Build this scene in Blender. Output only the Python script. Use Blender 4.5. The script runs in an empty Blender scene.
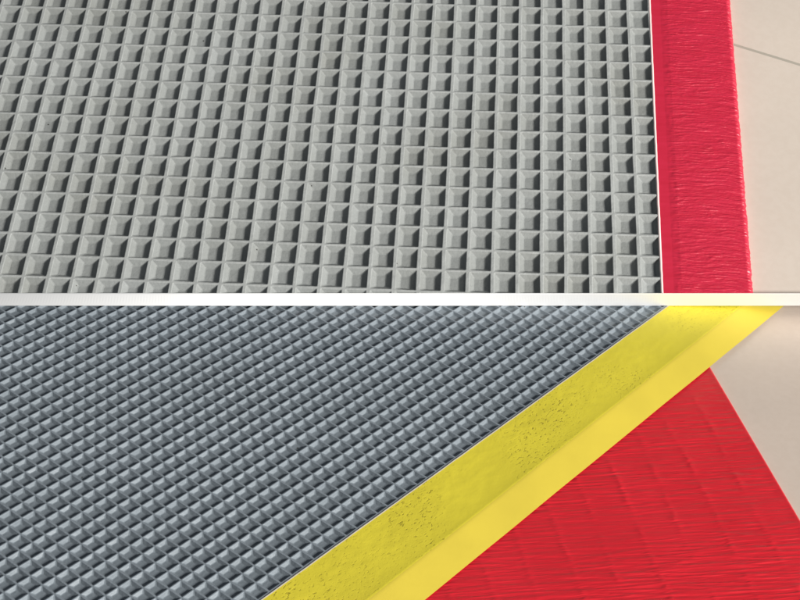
import bpy, bmesh, math, random
import numpy as np
from mathutils import Vector, Matrix, noise

random.seed(7)
rng = np.random.default_rng(11)
sc = bpy.context.scene
COL = sc.collection

# ------------------------------------------------------------------ helpers
def tag(o, label=None, cat=None, group=None, kind=None):
    if label: o['label'] = label
    if cat: o['category'] = cat
    if group: o['group'] = group
    if kind: o['kind'] = kind
    return o

def thing(name, matrix, label, cat, group=None):
    o = bpy.data.objects.new(name, None)
    o.empty_display_size = 0.02
    COL.objects.link(o)
    o.matrix_world = matrix
    return tag(o, label, cat, group)

def mesh_obj(name, verts, faces, mat, parent=None, smooth=True, cut=None, matrix=None):
    me = bpy.data.meshes.new(name)
    me.from_pydata([tuple(v) for v in verts], [], faces)
    if cut is not None:
        bm = bmesh.new(); bm.from_mesh(me)
        for co, no in cut:
            bmesh.ops.bisect_plane(bm, geom=bm.verts[:] + bm.edges[:] + bm.faces[:],
                                   plane_co=co, plane_no=no, clear_outer=True)
        bm.to_mesh(me); bm.free()
    me.materials.append(mat)
    me.polygons.foreach_set('use_smooth', [smooth] * len(me.polygons))
    me.update()
    o = bpy.data.objects.new(name, me)
    COL.objects.link(o)
    if parent is not None: o.parent = parent
    if matrix is not None: o.matrix_world = matrix
    return o

def frame(origin, xdir, ndir):
    n = Vector(ndir).normalized(); x = Vector(xdir); x = (x - n * x.dot(n)).normalized()
    y = n.cross(x)
    m = Matrix((x, y, n)).transposed().to_4x4(); m.translation = Vector(origin)
    return m

# ------------------------------------------------------------------ materials
def new_mat(name, base, rough=0.6, spec=0.4):
    m = bpy.data.materials.new(name); m.use_nodes = True
    nt = m.node_tree; b = nt.nodes['Principled BSDF']
    b.inputs['Base Color'].default_value = (*base, 1)
    b.inputs['Roughness'].default_value = rough
    b.inputs['Specular IOR Level'].default_value = spec
    return m, nt, b

def N(nt, t, **kw):
    n = nt.nodes.new(t)
    for k, v in kw.items(): setattr(n, k, v)
    return n

def tex_noise(nt, vec, scale, detail=3, rough=0.55):
    n = N(nt, 'ShaderNodeTexNoise'); n.inputs['Scale'].default_value = scale
    n.inputs['Detail'].default_value = detail; n.inputs['Roughness'].default_value = rough
    nt.links.new(vec, n.inputs['Vector']); return n.outputs['Fac']

def mapping(nt, vec, scale=(1, 1, 1), rot=(0, 0, 0), loc=(0, 0, 0)):
    n = N(nt, 'ShaderNodeMapping'); n.inputs['Scale'].default_value = scale
    n.inputs['Rotation'].default_value = rot; n.inputs['Location'].default_value = loc
    nt.links.new(vec, n.inputs['Vector']); return n.outputs['Vector']

def ramp(nt, fac, stops):
    n = N(nt, 'ShaderNodeValToRGB'); cr = n.color_ramp
    while len(cr.elements) < len(stops): cr.elements.new(0.5)
    for e, (p, c) in zip(cr.elements, stops):
        e.position = p; e.color = (*c, 1) if len(c) == 3 else c
    nt.links.new(fac, n.inputs['Fac']); return n.outputs['Color']

def mathn(nt, op, a, b=None, c=None):
    n = N(nt, 'ShaderNodeMath', operation=op)
    for k, v in enumerate((a, b, c)):
        if v is None: continue
        if isinstance(v, (int, float)): n.inputs[k].default_value = v
        else: nt.links.new(v, n.inputs[k])
    return n.outputs[0]

def mix(nt, fac, a, b, mode='MIX'):
    n = N(nt, 'ShaderNodeMix', data_type='RGBA', blend_type=mode)
    for s, v in ((0, fac), (6, a), (7, b)):
        if isinstance(v, (int, float)): n.inputs[s].default_value = v
        elif isinstance(v, tuple): n.inputs[s].default_value = (*v, 1)
        else: nt.links.new(v, n.inputs[s])
    return n.outputs[2]

def bump(nt, b, height, dist, strength=1.0, prev=None):
    n = N(nt, 'ShaderNodeBump'); n.inputs['Distance'].default_value = dist
    n.inputs['Strength'].default_value = strength
    nt.links.new(height, n.inputs['Height'])
    if prev is not None: nt.links.new(prev, n.inputs['Normal'])
    nt.links.new(n.outputs['Normal'], b.inputs['Normal']); return n.outputs['Normal']

def rubber(name, lo, mid, hi, speck=(0.05, 0.05, 0.045), rough=0.62, spec=0.35, lit_rib=None, fine_b=0.8):
    m, nt, b = new_mat(name, mid, rough, spec)
    v = N(nt, 'ShaderNodeTexCoord').outputs['Object']
    big = tex_noise(nt, v, 22, 3)
    c = ramp(nt, big, [(0.32, lo), (0.5, mid), (0.7, hi)])
    fine = tex_noise(nt, v, 1500, 3, 0.7)
    c = mix(nt, 0.16, c, ramp(nt, fine, [(0.3, (0.25, 0.25, 0.25)), (0.7, (1, 1, 1))]), 'MULTIPLY')
    # sparse dust and dark specks
    vo = N(nt, 'ShaderNodeTexVoronoi'); vo.inputs['Scale'].default_value = 95
    nt.links.new(v, vo.inputs['Vector'])
    near = mathn(nt, 'LESS_THAN', vo.outputs['Distance'], 0.03)
    c = mix(nt, near, c, speck)
    if lit_rib is not None:
        # lit ribs against shaded pits, put into the colour: paler by height, unevenly
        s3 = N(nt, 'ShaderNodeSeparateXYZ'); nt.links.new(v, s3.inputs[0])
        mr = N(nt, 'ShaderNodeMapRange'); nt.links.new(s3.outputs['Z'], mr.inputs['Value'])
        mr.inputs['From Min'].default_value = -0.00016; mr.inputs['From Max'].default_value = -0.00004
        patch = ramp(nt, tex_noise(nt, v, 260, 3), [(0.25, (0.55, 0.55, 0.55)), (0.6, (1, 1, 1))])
        c = mix(nt, mathn(nt, 'MULTIPLY', mr.outputs[0], patch), c, lit_rib)
    nt.links.new(c, b.inputs['Base Color'])
    n1 = bump(nt, b, tex_noise(nt, v, 900, 4, 0.7), 0.00016, fine_b)
    bump(nt, b, tex_noise(nt, v, 260, 2), 0.00035, 0.5, n1)
    return m

M_grey = rubber('light_grey_rubber', (0.222, 0.232, 0.222), (0.242, 0.256, 0.252), (0.266, 0.282, 0.282), lit_rib=(0.355, 0.372, 0.368))
M_blue = rubber('blue_grey_rubber', (0.160, 0.188, 0.212), (0.176, 0.207, 0.235), (0.194, 0.226, 0.256), rough=0.5, spec=0.55, lit_rib=(0.21, 0.245, 0.28), fine_b=0.5)

def red_border_mat():
    m, nt, b = new_mat('wrinkled_red_vinyl', (0.62, 0.012, 0.045), 0.45, 1.0)
    v = N(nt, 'ShaderNodeTexCoord').outputs['Object']
    c = ramp(nt, tex_noise(nt, mapping(nt, v, (60, 500, 1)), 1.0, 3), [(0.3, (0.48, 0.006, 0.032)), (0.7, (0.54, 0.011, 0.046))])
    nt.links.new(c, b.inputs['Base Color'])
    # fine grain running across the border, none on the smooth band beside the lip
    h1 = tex_noise(nt, mapping(nt, v, (170, 1300, 1)), 1.0, 3, 0.6)
    h2 = tex_noise(nt, mapping(nt, v, (700, 2300, 1)), 1.0, 2, 0.6)
    h = mathn(nt, 'ADD', h1, mathn(nt, 'MULTIPLY', h2, 0.35))
    sx = N(nt, 'ShaderNodeSeparateXYZ'); nt.links.new(v, sx.inputs[0])
    mr = N(nt, 'ShaderNodeMapRange'); nt.links.new(mathn(nt, 'SUBTRACT', sx.outputs['X'], mathn(nt, 'MULTIPLY', sx.outputs['Y'], 0.0225)), mr.inputs['Value'])
    mr.inputs['From Min'].default_value = 0.2278; mr.inputs['From Max'].default_value = 0.2305
    mr.inputs['To Min'].default_value = 0.05; mr.inputs['To Max'].default_value = 1.0
    bump(nt, b, mathn(nt, 'MULTIPLY', h, mr.outputs[0]), 0.00035, 0.9)
    return m
M_redb = red_border_mat()

def red_mat_mat():
    m, nt, b = new_mat('grained_red_vinyl', (0.55, 0.008, 0.022), 0.38, 1.0)
    v = N(nt, 'ShaderNodeTexCoord').outputs['Object']
    c = ramp(nt, tex_noise(nt, v, 30, 3), [(0.3, (0.56, 0.006, 0.016)), (0.7, (0.62, 0.010, 0.022))])
    nt.links.new(c, b.inputs['Base Color'])
    r = math.radians(4)
    h1 = tex_noise(nt, mapping(nt, v, (55, 900, 1), (0, 0, r)), 1.0, 3, 0.65)
    h2 = tex_noise(nt, mapping(nt, v, (260, 2400, 1), (0, 0, r)), 1.0, 2, 0.6)
    h = mathn(nt, 'ADD', h1, mathn(nt, 'MULTIPLY', h2, 0.3))
    bump(nt, b, h, 0.00024, 0.8)
    return m
M_redm = red_mat_mat()

def yellow(name, base, pores):
    m, nt, b = new_mat(name, base, 0.5, 0.4)
    v = N(nt, 'ShaderNodeTexCoord').outputs['Object']
    c = ramp(nt, tex_noise(nt, v, 45, 4), [(0.3, tuple(x * 0.93 for x in base)), (0.7, tuple(min(1, x * 1.05) for x in base))])
    if pores:
        region = ramp(nt, tex_noise(nt, v, 30, 2), [(0.46, (0, 0, 0)), (0.66, (1, 1, 1))])
        p = tex_noise(nt, mapping(nt, v, (0.6, 1, 1)), 1500, 2, 0.5)
        pit = ramp(nt, p, [(0.575, (0, 0, 0)), (0.70, (1, 1, 1))])
        k = mathn(nt, 'MULTIPLY', pit, region)
        c = mix(nt, mathn(nt, 'MULTIPLY', k, 0.6), c, (0.20, 0.15, 0.012))
        hh = tex_noise(nt, v, 700, 4, 0.65)
        hgt = mathn(nt, 'SUBTRACT', mathn(nt, 'MULTIPLY', hh, 0.55), mathn(nt, 'MULTIPLY', k, 0.5))
        bump(nt, b, hgt, 0.00013, 0.8)
    else:
        bump(nt, b, tex_noise(nt, v, 500, 2), 0.00005, 0.5)
    nt.links.new(c, b.inputs['Base Color'])
    return m
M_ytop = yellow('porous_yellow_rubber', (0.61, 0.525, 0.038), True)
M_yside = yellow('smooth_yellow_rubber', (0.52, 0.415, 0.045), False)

def plain(name, base, rough=0.6, vary=0.05, sc_=40):
    m, nt, b = new_mat(name, base, rough, 0.4)
    v = N(nt, 'ShaderNodeTexCoord').outputs['Object']
    c = ramp(nt, tex_noise(nt, v, sc_, 4), [(0.3, tuple(x * (1 - vary) for x in base)), (0.7, tuple(min(1, x * (1 + vary)) for x in base))])
    nt.links.new(c, b.inputs['Base Color']); return m
M_cream = plain('cream_lip', (0.24, 0.22, 0.19), 0.6)
M_pinkw = plain('pale_lip', (0.75, 0.62, 0.60), 0.5)
M_white = plain('white_plastic', (0.82, 0.83, 0.84), 0.6, 0.01)

def tile(name, base, joint):
    """cream glazed tile; joint = (nx, ny, offset) of the grout line, in object space"""
    m, nt, b = new_mat(name, base, 0.32, 0.45)
    v = N(nt, 'ShaderNodeTexCoord').outputs['Object']
    c = ramp(nt, tex_noise(nt, v, 18, 5), [(0.3, tuple(x * 0.95 for x in base)), (0.7, tuple(x * 1.04 for x in base))])
    c = mix(nt, 0.06, c, ramp(nt, tex_noise(nt, v, 400, 2), [(0.4, (0.6, 0.5, 0.4)), (0.6, (1, 1, 1))]), 'MULTIPLY')
    s = N(nt, 'ShaderNodeSeparateXYZ'); nt.links.new(v, s.inputs[0])
    g = None
    for nx, ny, off in joint:
        d = mathn(nt, 'ADD', mathn(nt, 'MULTIPLY', s.outputs['X'], nx), mathn(nt, 'MULTIPLY', s.outputs['Y'], ny))
        # repeat every 0.6 m
        d = mathn(nt, 'PINGPONG', mathn(nt, 'SUBTRACT', d, off), 0.30)
        k = mathn(nt, 'LESS_THAN', d, 0.00055)
        g = k if g is None else mathn(nt, 'MAXIMUM', g, k)
    c = mix(nt, g, c, (0.36, 0.33, 0.28))
    nt.links.new(c, b.inputs['Base Color'])
    bump(nt, b, mathn(nt, 'SUBTRACT', 1.0, g), 0.0006, 0.6)
    return m
M_tile = tile('cream_floor_tile', (0.57, 0.485, 0.42), [(1, 0.0, 0.42), (0, 1.0, -0.42)])
M_tile2 = tile('cream_ramp_tile', (0.55, 0.485, 0.425), [(0.375, 0.927, 0.2186), (0.927, -0.375, 0.30)])

# ------------------------------------------------------------------ waffle relief
def relief(A, B, i0, i1, j0, j1, oi, oj, wu, wv, depth, off=(0, 0), jit=0.012, bev=0.022, cc=0.05, cf=1.1):
    """grid of tapered pits; A, B lattice vectors in the mat's plane;
    wu = (rib half, wall at -u, wall at +u); wv the same along v (fractions of the pitch)"""
    A = np.array(A); B = np.array(B)
    V = []; F = []
    def ringpts(u0, u1, v0, v1, c):
        k = c * 0.35
        return [(u0, v0 + c), (u0 + k, v0 + k), (u0 + c, v0),
                (u1 - c, v0), (u1 - k, v0 + k), (u1, v0 + c),
                (u1, v1 - c), (u1 - k, v1 - k), (u1 - c, v1),
                (u0 + c, v1), (u0 + k, v1 - k), (u0, v1 - c)]
    rc = cc
    outer = [(-.5, -.5 + rc), (-.5, -.5), (-.5 + rc, -.5), (.5 - rc, -.5), (.5, -.5), (.5, -.5 + rc),
             (.5, .5 - rc), (.5, .5), (.5 - rc, .5), (-.5 + rc, .5), (-.5, .5), (-.5, .5 - rc)]
    for i in range(i0, i1):
        for j in range(j0, j1):
            r = rng.normal(0, jit, 6)
            ru, a, b_ = wu; rv, c_, d_ = wv
            u0, u1 = -.5 + ru, .5 - ru; v0, v1 = -.5 + rv, .5 - rv
            bl = bev
            fl = depth * (1 + r[4])
            rings = [outer,
                     ringpts(u0 - bl, u1 + bl, v0 - bl, v1 + bl, rc * 0.5),
                     ringpts(u0 + r[0] * .4, u1 + r[1] * .4, v0, v1, rc * 0.7),
                     ringpts(u0 + bl * .9, u1 - bl * .9, v0 + bl * .9, v1 - bl * .9, rc * 0.9),
                     ringpts(u0 + a - bl + r[0], u1 - b_ + bl + r[1], v0 + c_ - bl + r[2], v1 - d_ + bl + r[3], rc * cf),
                     ringpts(u0 + a + bl + r[0], u1 - b_ - bl + r[1], v0 + c_ + bl + r[2], v1 - d_ - bl + r[3], rc * cf * 0.85)]
            hs = [0.0, 0.0, -depth * 0.035, -depth * 0.15, -fl * 0.90, -fl]
            base = len(V)
            for ring, h in zip(rings, hs):
                for (u, v) in ring:
                    p = A * (i + .5 + oi + u) + B * (j + .5 + oj + v)
                    V.append((p[0] + off[0], p[1] + off[1], h))
            c0 = A * (i + .5 + oi) + B * (j + .5 + oj)
            for k in range(len(rings) - 1):
                for q in range(12):
                    q2 = (q + 1) % 12
                    F.append((base + k * 12 + q, base + k * 12 + q2, base + (k + 1) * 12 + q2, base + (k + 1) * 12 + q))
            F.append(tuple(base + 60 + q for q in range(12)))
    V = np.array(V)
    # hand-made unevenness: a slow waviness of the whole sheet and a slight wobble of the ribs
    for n in range(len(V)):
        x, y, z = V[n]
        w = noise.noise_vector(Vector((x * 60, y * 60, 3.1)))
        f = noise.noise_vector(Vector((x * 420, y * 420, 9.7)))
        pit = abs(A[0])
        V[n, 0] += (w[0] * 0.012 + f[0] * 0.016) * pit
        V[n, 1] += (w[1] * 0.012 + f[1] * 0.016) * pit
        V[n, 2] += (f[2] * 0.012) * pit
    # orientation: make faces point up
    f0 = F[0]
    a, b_, c_ = (Vector(V[k]) for k in F[-1][:3])
    up = sum((Vector(V[F[-1][k]]).cross(Vector(V[F[-1][(k + 1) % 12]])) for k in range(12)), Vector())
    if up.z < 0: F = [tuple(reversed(f)) for f in F]
    return V, F

def to_local(m, p): return m.inverted() @ Vector(p)
def vec_local(m, v): return (m.to_3x3().inverted() @ Vector(v))

# ------------------------------------------------------------------ plane of the upper mat (lies on a sloping tiled ramp)
N1 = Vector((-0.03126, -0.3524, 0.93533)).normalized()
O1 = Vector((-0.13411, 0.18782, 0.04289)); A1 = Vector((0.00799, -0.00026, 0.00017)).normalized() * 0.008
B1 = Vector((-0.00033, -0.00827, -0.00313)).normalized() * 0.0088505
F1 = frame(O1, A1, N1)
a1 = vec_local(F1, A1); b1 = vec_local(F1, B1)
# front edge of the ramp: a straight line just above the lower mat
UP0, UPD = Vector((-0.00021, 0.07443, 0.004645)), (Vector((0.12926, 0.07592, 0.00953)) - Vector((-0.1288, 0.07295, -0.00021)))
LO0, LOD = Vector((0, 0.07443, 0)), (Vector((0.1326, 0.08348, 0)) - Vector((-0.12728, 0.06575, 0)))
cut_n1 = N1.cross(UPD).normalized()
if cut_n1.y > 0: cut_n1.negate()          # outer side = towards the camera
cut1 = [(to_local(F1, UP0), vec_local(F1, cut_n1))]
lean = UPD.cross(Vector((0, -0.0072, 0.0089))).normalized()
if lean.y > 0: lean.negate()
cut1 = cut1b = [(to_local(F1, UP0 + Vector((0, 0.0004, 0))), vec_local(F1, lean))]

mat1 = thing('floor_mat', F1, 'light grey rubber mat with large square pits and a wrinkled red border along its right', 'mat', 'rubber floor mats')
V, F = relief((a1.x, a1.y), (b1.x, b1.y), -10, 29, -14, 15, 0, 0,
              (0.075, 0.205, 0.235), (0.045, 0.175, 0.18), 0.00155)
# the last rib gives way to the lip
LIPX = 0.22396; SHR = 0.0225      # the border runs very slightly askew to the ribs
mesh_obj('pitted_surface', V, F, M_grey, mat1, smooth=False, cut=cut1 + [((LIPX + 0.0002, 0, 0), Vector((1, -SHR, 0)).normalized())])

def strip_grid(xs, ys, hfun, jitter=None):
    V = []; F = []
    for y in ys:
        for x in xs:
            V.append(hfun(x, y))
    nx = len(xs)
    for j in range(len(ys) - 1):
        for i in range(nx - 1):
            F.append((j * nx + i, j * nx + i + 1, (j + 1) * nx + i + 1, (j + 1) * nx + i))
    return V, F

# pale lip between pits and border
def lip_fn(w, h, wob=0.00009, x0=0):
    def f(x, y):
        t = x
        s = noise.noise(Vector((y * 300, 2.2, 0))) * wob
        zz = h * math.sqrt(max(0, 1 - (t / w) ** 2)) - 0.0002
        return (x0 + x + s + SHR * y, y, zz)
    return f
ys = np.arange(-0.14, 0.135, 0.0004)
V, F = strip_grid(np.linspace(-0.00048, 0.00048, 11), ys, lip_fn(0.00048, 0.00038, x0=LIPX))
mesh_obj('pale_lip', V, F, M_pinkw, mat1, cut=cut1)

T1 = 0.004
XR = 0.2543                           # outer edge of the red border
width = XR - LIPX + 0.0035
def red_fn(u, y):
    # u: arc coordinate across the border
    x0 = LIPX + 0.0001
    flat = XR - 0.0021 - x0
    R = 0.0021
    if u <= flat:
        x, z, k = x0 + u, 0.0, 0.0
        nx, nz = 0, 1
    else:
        a = min((u - flat) / R, math.pi / 2 * 0.97)
        x, z = x0 + flat + R * math.sin(a), -R + R * math.cos(a)
        nx, nz = math.sin(a), math.cos(a)
        if (u - flat) / R > math.pi / 2 * 0.97: z -= (u - flat) - R * math.pi / 2 * 0.97
    edge = max(0.0, min(1.0, (u - flat + 0.0055) / 0.006))
    band = max(0.0, min(1.0, (u - 0.0034) / 0.0030))
    start = max(0.0, 1 - abs(u - 0.0052) / 0.0016)
    yy = y + edge ** 2 * 0.0012 + noise.noise(Vector((u * 120, y * 90, 4))) * 0.0008
    # long wrinkles across, bolder at the rolled edge and where they start
    w = noise.noise(Vector((u * 80, yy * 900, 1.3)))
    w2 = noise.noise(Vector((u * 200, yy * 1700, 5.3)))
    e = noise.noise(Vector((u * 90, yy * 640, 8.1)))
    s = noise.noise(Vector((u * 500, yy * 640, 3.3)))
    d = band * (0.00020 * w + 0.00009 * w2) + edge * 0.00022 * e + start * 0.00022 * s
    rg = max(0.0, 1 - abs(w) * 3.2) ** 1.5; rg2 = max(0.0, 1 - abs(w2) * 3.0) ** 1.5
    patch = 0.8 + 0.5 * noise.noise(Vector((u * 260, y * 160, 7.7)))
    d = band * max(0, patch) * (0.00020 * (rg - 0.3) + 0.00010 * (rg2 - 0.3)) + edge * 0.00015 * (e + 0.7 * max(0, 1 - abs(e) * 3) - 0.2) + start * 0.00010 * s
    # the vinyl bows very slightly over its padding
    z += 0.00012 * math.sin(min(1, max(0, u / flat)) * math.pi)
    return (x + nx * d + SHR * y + 0.0052 * y * u / width, y, z + nz * d)
V, F = strip_grid(np.arange(0, width, 0.00022), np.arange(-0.135, 0.13, 0.00022), red_fn)
mesh_obj('red_border', V, F, M_redb, mat1, cut=cut1b)
# dark foam underside, so the mat has a body
def box(x0, x1, y0, y1, z0, z1):
    V = [(x0, y0, z0), (x1, y0, z0), (x1, y1, z0), (x0, y1, z0), (x0, y0, z1), (x1, y0, z1), (x1, y1, z1), (x0, y1, z1)]
    F = [(0, 3, 2, 1), (4, 5, 6, 7), (0, 1, 5, 4), (1, 2, 6, 5), (2, 3, 7, 6), (3, 0, 4, 7)]
    return V, F
M_foam = plain('dark_foam', (0.08, 0.08, 0.08), 0.8)
V, F = box(-0.08, XR - 0.0035, -0.14, 0.122, -T1 + 0.0002, -0.0027)
mesh_obj('foam_base', V, F, M_foam, mat1, smooth=False, cut=[(cut1b[0][0] + vec_local(F1, Vector((0, 0.002, 0))), cut1b[0][1])])

BT1 = (0.01056, -0.05194, -0.0035); BT2 = (0.1289, 0.0885, -0.0035)
RC0 = (0.09837, 0.05215, -0.0035); RC1 = (0.1095, -0.00758, -0.0035)
# ------------------------------------------------------------------ lower mat (flat on the floor, turned by about 49 degrees)
O2 = Vector((-0.03545, -0.05529, 0)); A2 = Vector((0.00272, 0.00315, 0)).normalized() * 0.00416014; B2 = Vector((-0.00365, 0.00311, 0)).normalized() * 0.00479992
F2 = frame(O2, A2, (0, 0, 1))
a2 = vec_local(F2, A2); b2 = vec_local(F2, B2)
cut_n2 = Vector((0, 0, 1)).cross(LOD).normalized()
if cut_n2.y < 0: cut_n2.negate()          # outer side = away from the camera
cut2 = [(to_local(F2, LO0 + Vector((0, 0.003, 0))), vec_local(F2, cut_n2))]
cut2b = [(to_local(F2, LO0 + Vector((0, 0.012, 0))), vec_local(F2, cut_n2))]
mat2 = thing('floor_mat', F2, 'blue-grey rubber mat with small pits and a bright yellow edge, laid over a red mat', 'mat', 'rubber floor mats')
V, F = relief((a2.x, a2.y), (b2.x, b2.y), -28, 52, -1, 37, -0.5 + 0.13, 0.13, (0.05, 0.19, 0.19), (0.04, 0.165, 0.165), 0.00072, bev=0.022, cc=0.07, cf=1.4)
bn = vec_local(F2, Vector((A2.x, A2.y, 0)).cross(Vector((0, 0, 1)))).normalized()   # from the pits towards the yellow
if bn.y > 0: bn.negate()
P_b = to_local(F2, (0.0, -0.02163, 0))    # a point on the line where the yellow begins
yb = P_b.y
# flat margin between the last pits and the lip
jm = (-0.5 + 0.13 - 0.5) * b2.y
base = len(V)
xm = np.arange(-0.10, 0.24, 0.004)
V = list(map(tuple, V))
for x in xm: V += [(x, jm + 0.00001, 0.0), (x, yb - 0.0001, 0.0)]
for k in range(len(xm) - 1):
    F.append((base + 2 * k + 1, base + 2 * k + 3, base + 2 * k + 2, base + 2 * k))
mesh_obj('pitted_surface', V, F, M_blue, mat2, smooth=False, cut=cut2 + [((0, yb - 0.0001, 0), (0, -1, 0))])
xs_l = np.arange(-0.09, 0.27, 0.0006)
def T(V): return V
lipw = 0.00022
V, F = strip_grid(xs_l, np.linspace(yb - lipw, yb + lipw, 9),
                  lambda x, y: (x, y + noise.noise(Vector((x * 260, 4.4, 0))) * 0.00006, 0.00035 * math.sqrt(max(0, 1 - ((y - yb) / lipw) ** 2)) - 0.0002))
mesh_obj('pale_lip', V, F, M_cream, mat2, cut=cut2)
# yellow top band: from lip to crease, then the sloping edge down to the red mat
ZC = 0.0009
cr1 = to_local(F2, (-0.00305, -0.05433, -ZC)); cr2 = to_local(F2, (0.11342, 0.08353, -ZC))
TS = 0.0035
bt1 = to_local(F2, BT1); bt2 = to_local(F2, BT2)
def on(p, q, x, k): t = (x - p.x) / (q.x - p.x); return p[k] + (q[k] - p[k]) * t
TH = 0.0050
def y_fn(x, t):
    # t 0..1 top band, 1..2 sloping edge, 2..3 short drop to the tile
    yc = on(cr1, cr2, x, 1); ybm = on(bt1, bt2, x, 1)
    wav = noise.noise(Vector((x * 40, 0, 2))) * 0.00012
    if t <= 1:
        y = (yb - lipw * 0.6) + (yc - yb + lipw * 0.6) * t
        dent = noise.noise(Vector((x * 300, y * 420, 1))) * 0.00005
        z = -0.0001 - (ZC - 0.0001) * t + dent * (1 - t ** 4) + 0.0002 * t ** 8
    else:
        k = min(1, t - 1)
        y = yc + (ybm - yc) * k; z = -TS * k + (0.0002 - ZC) * (1 - k)
        if t > 2: z = -TS - (TH - TS) * (t - 2); y -= (ybm - yc) * 0.10 * (t - 2)
    return (x, y + wav * (t / 2), z)
def smooth_ts(ts): return ts
def round_crease(V, nx, rows, c, w):
    return V
ts_top = list(np.linspace(0, 1, 60))
ts_side = [1 + k for k in (0.0, 0.02, 0.05, 0.1, 0.2, 0.4, 0.6, 0.8, 0.95, 1.0)] + [3.0]
# rounded crease: average z around t = 1
def y_round(x, t):
    if 0.96 < t < 1.10:
        p = np.zeros(3)
        # quadratic bezier through the corner
        p0 = np.array(y_fn(x, 0.96)); p1 = np.array(y_fn(x, 1.0)); p2 = np.array(y_fn(x, 1.10))
        s = (t - 0.96) / 0.14
        return tuple((1 - s) ** 2 * p0 + 2 * s * (1 - s) * p1 + s * s * p2)
    return y_fn(x, t)
top_ts = list(np.linspace(0, 0.96, 55)) + [0.97, 0.985, 1.0, 1.02]
side_ts = [1.02, 1.035, 1.05, 1.075, 1.10, 1.2, 1.4, 1.6, 1.8, 1.95, 2.0]
def flip(F): return [tuple(reversed(f)) for f in F]
V, F = strip_grid(xs_l, top_ts, y_round); mesh_obj('yellow_border', V, flip(F), M_ytop, mat2, cut=cut2b)
V, F = strip_grid(xs_l, side_ts, y_round); mesh_obj('sloping_edge', V, flip(F), M_yside, mat2, cut=cut2b)
V, F = box(-0.09, 0.27, on(cr1, cr2, 0, 1) + 0.001, 0.17, -TH + 0.0002, -0.0017)
mesh_obj('foam_base', V, F, M_foam, mat2, smooth=False, cut=cut2)

# ------------------------------------------------------------------ red mat under the yellow edge
C0 = Vector(RC0); C1 = Vector(RC1)
ed = (C0 - C1).normalized(); xd = Vector((ed.y, -ed.x, 0))
F3 = frame(C0, xd, (0, 0, 1))
mat3 = thing('floor_mat', F3, 'glossy red vinyl mat with fine grain and fold lines, partly under the yellow-edged mat', 'mat', 'rubber floor mats')
def redm(x, y):
    d = 0.0; fold = 0.0
    # long soft folds parallel to the right edge, each with a broken, ragged crest
    for k in range(1, 14):
        xc = -0.0115 * k + noise.noise(Vector((k * 3.3, y * 18, 0))) * 0.0016 + noise.noise(Vector((k * 7.7, y * 260, 1))) * 0.0005
        q = (x - xc) / 0.0007
        if abs(q) < 3:
            amp = 0.5 + 0.9 * noise.noise(Vector((k * 5.1, y * 120, 3)))
            fold += max(0, amp) * math.exp(-q * q * 0.5)
            d += 0.00034 * max(0, amp) * math.exp(-q * q) * (1 + 0.8 * noise.noise(Vector((x * 400, y * 1300, 2))))
    yy = y + x * 0.07
    g1 = noise.noise(Vector((x * 45, yy * 620, 6.0))); g2 = noise.noise(Vector((x * 90, yy * 1100, 2.0)))
    d = d * 0.0 + fold * 0.00022 * max(0, 1 - abs(noise.noise(Vector((x * 260, yy * 900, 8.0)))) * 2.6)
    pt = max(0, 0.75 + 0.6 * noise.noise(Vector((x * 22, y * 50, 3.0))))
    d += pt * (0.00019 * max(0, 1 - abs(g1) * 3.4) ** 1.5 + 0.00006 * max(0, 1 - abs(g2) * 3.2))
    d += 0.00012 * noise.noise(Vector((x * 14, y * 14, 4.0))) - 0.00015
    r = 0.0008
    z = 0.0
    if x > -r: d *= 0; z = -0.0003 - r + math.sqrt(max(0, r * r - (x + r) ** 2))
    return (x, y, z + d * min(1, max(0, -x - r) / 0.002) - 0.0003 * (x <= -r))
xs = list(np.arange(-0.11, -0.0009, 0.00055)) + list(np.linspace(-0.0008, 0.0, 8))
V, F = strip_grid(xs, np.arange(-0.19, 0.012, 0.00026), redm)
nx = len(xs); ny = len(V) // nx
# right edge drop to the tile
base = len(V)
for j in range(ny):
    v = V[j * nx + nx - 1]; V.append((v[0] + 0.00005, v[1], -0.0016))
for j in range(ny - 1):
    F.append((j * nx + nx - 1, base + j, base + j + 1, (j + 1) * nx + nx - 1))
# keep it inside the band in front of the yellow edge (it really ends just under it)
pn = Vector((-(cr2 - cr1).y, (cr2 - cr1).x, 0)); 
bw1 = F2 @ Vector((bt1.x, bt1.y + 0.0016, -TS)); bw2 = F2 @ Vector((bt2.x, bt2.y + 0.0016, -TS))
cn = (bw2 - bw1).cross(Vector((0, 0, 1))).normalized()
if cn.y < 0: cn.negate()
cut3 = [(to_local(F3, bw1), vec_local(F3, cn))]
mesh_obj('vinyl_cover', V, F, M_redm, mat3, cut=cut3)

# ------------------------------------------------------------------ white divider between the two halves, built as a solid strip
V = []; F = []
n = 400
for k in range(n + 1):
    s = -0.72 + 1.44 * k / n
    L = LO0 + LOD * s; U = UP0 + UPD * s
    U = U + Vector((0, 0, 0.0002))
    dn = Vector((0, 0, -1))
    L = L + Vector((0, 0, 0.00012))
    prof = [L, L * 0.92 + U * 0.08 + Vector((0, -0.0000, 0)), L * 0.06 + U * 0.94, U + Vector((0, 0.0001, 0)), U + Vector((0, 0.0006, -0.0002)),
            U + Vector((0, 0.0012, -0.0010)), Vector((U.x, max(U.y, L.y) + 0.0012, min(U.z - 0.0015, 0.0))), L + Vector((0, 0.0003, 0.0))]
    V += [tuple(p) for p in prof]
m_ = 8
for k in range(n):
    for q in range(m_):
        F.append((k * m_ + q, (k + 1) * m_ + q, (k + 1) * m_ + (q + 1) % m_, k * m_ + (q + 1) % m_))
F.append(tuple(range(m_))); F.append(tuple(n * m_ + q for q in reversed(range(m_))))
st = mesh_obj('divider_strip', V, flip(F), M_white, smooth=False)
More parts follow.
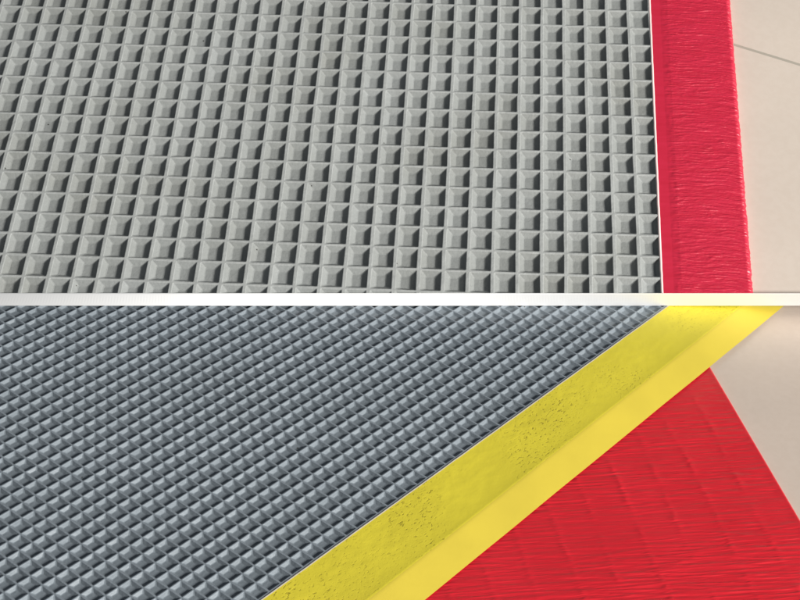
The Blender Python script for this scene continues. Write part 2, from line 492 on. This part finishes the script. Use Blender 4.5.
tag(st, 'thin straight white strip running across between the light grey mat and the blue-grey mat', 'strip')

# ------------------------------------------------------------------ ramp and floor
def plane1_z(x, y): return UP0.z + (-(N1.x * (x - UP0.x)) - N1.y * (y - UP0.y)) / N1.z
dz = T1 / N1.z
sect = lambda x, yf: [(x, yf, plane1_z(x, yf) - dz), (x, 0.62, plane1_z(x, 0.62) - dz), (x, 0.62, -0.0275),
                      (x, 0.125, -0.0275), (x, 0.125, plane1_z(x, 0.125) - dz - 0.002), (x, yf, plane1_z(x, yf) - dz - 0.002)]
V = sect(-0.24, 0.0765) + sect(0.42, 0.0835)
F = [(0, 6, 7, 1), (1, 7, 8, 2), (2, 8, 9, 3), (3, 9, 10, 4), (4, 10, 11, 5), (5, 11, 6, 0), (0, 1, 2, 3, 4, 5), (11, 10, 9, 8, 7, 6)]
rp = mesh_obj('ramp', V, F, M_tile2, smooth=False); tag(rp, kind='structure')
V, F = box(-1.0, 1.2, -0.9, 1.2, -0.03, -TH)
fl = mesh_obj('floor', V, F, M_tile, smooth=False); tag(fl, kind='structure')

# ------------------------------------------------------------------ camera
cam_d = bpy.data.cameras.new('camera'); cam = bpy.data.objects.new('camera', cam_d); COL.objects.link(cam)
X = Vector((0.99898, 0, 0.04521)); Y = Vector((-0.03778, 0.54925, 0.8348)); Z = Vector((-0.02483, -0.83566, 0.54869))
mw = Matrix((X, Y, Z)).transposed().to_4x4(); mw.translation = (-0.01296, -0.35822, 0.2864)
cam.matrix_world = mw
cam_d.sensor_width = 36; cam_d.lens = 72; cam_d.clip_start = 0.01; cam_d.clip_end = 50
sc.camera = cam

# ------------------------------------------------------------------ light
w = bpy.data.worlds.new('World'); sc.world = w; w.use_nodes = True
bg = w.node_tree.nodes['Background']; bg.inputs['Color'].default_value = (0.82, 0.90, 1.0, 1); bg.inputs['Strength'].default_value = 0.12
la = bpy.data.lights.new('window_light', 'AREA'); la.shape = 'RECTANGLE'; la.size = 0.6; la.size_y = 0.4
la.energy = 108; la.color = (1.0, 0.965, 0.91)
lo = bpy.data.objects.new('window_light', la); COL.objects.link(lo)
Ld = Vector((0.74, -0.56, 0.37)).normalized(); tgt = Vector((0.0, 0.07, 0.0))
lo.location = tgt + Ld * 2.2
lo.rotation_euler = Ld.to_track_quat('Z', 'Y').to_euler()

sc.render.engine = 'CYCLES'
sc.view_settings.view_transform = 'Standard'; sc.view_settings.look = 'None'
sc.view_settings.exposure = 0; sc.view_settings.gamma = 1
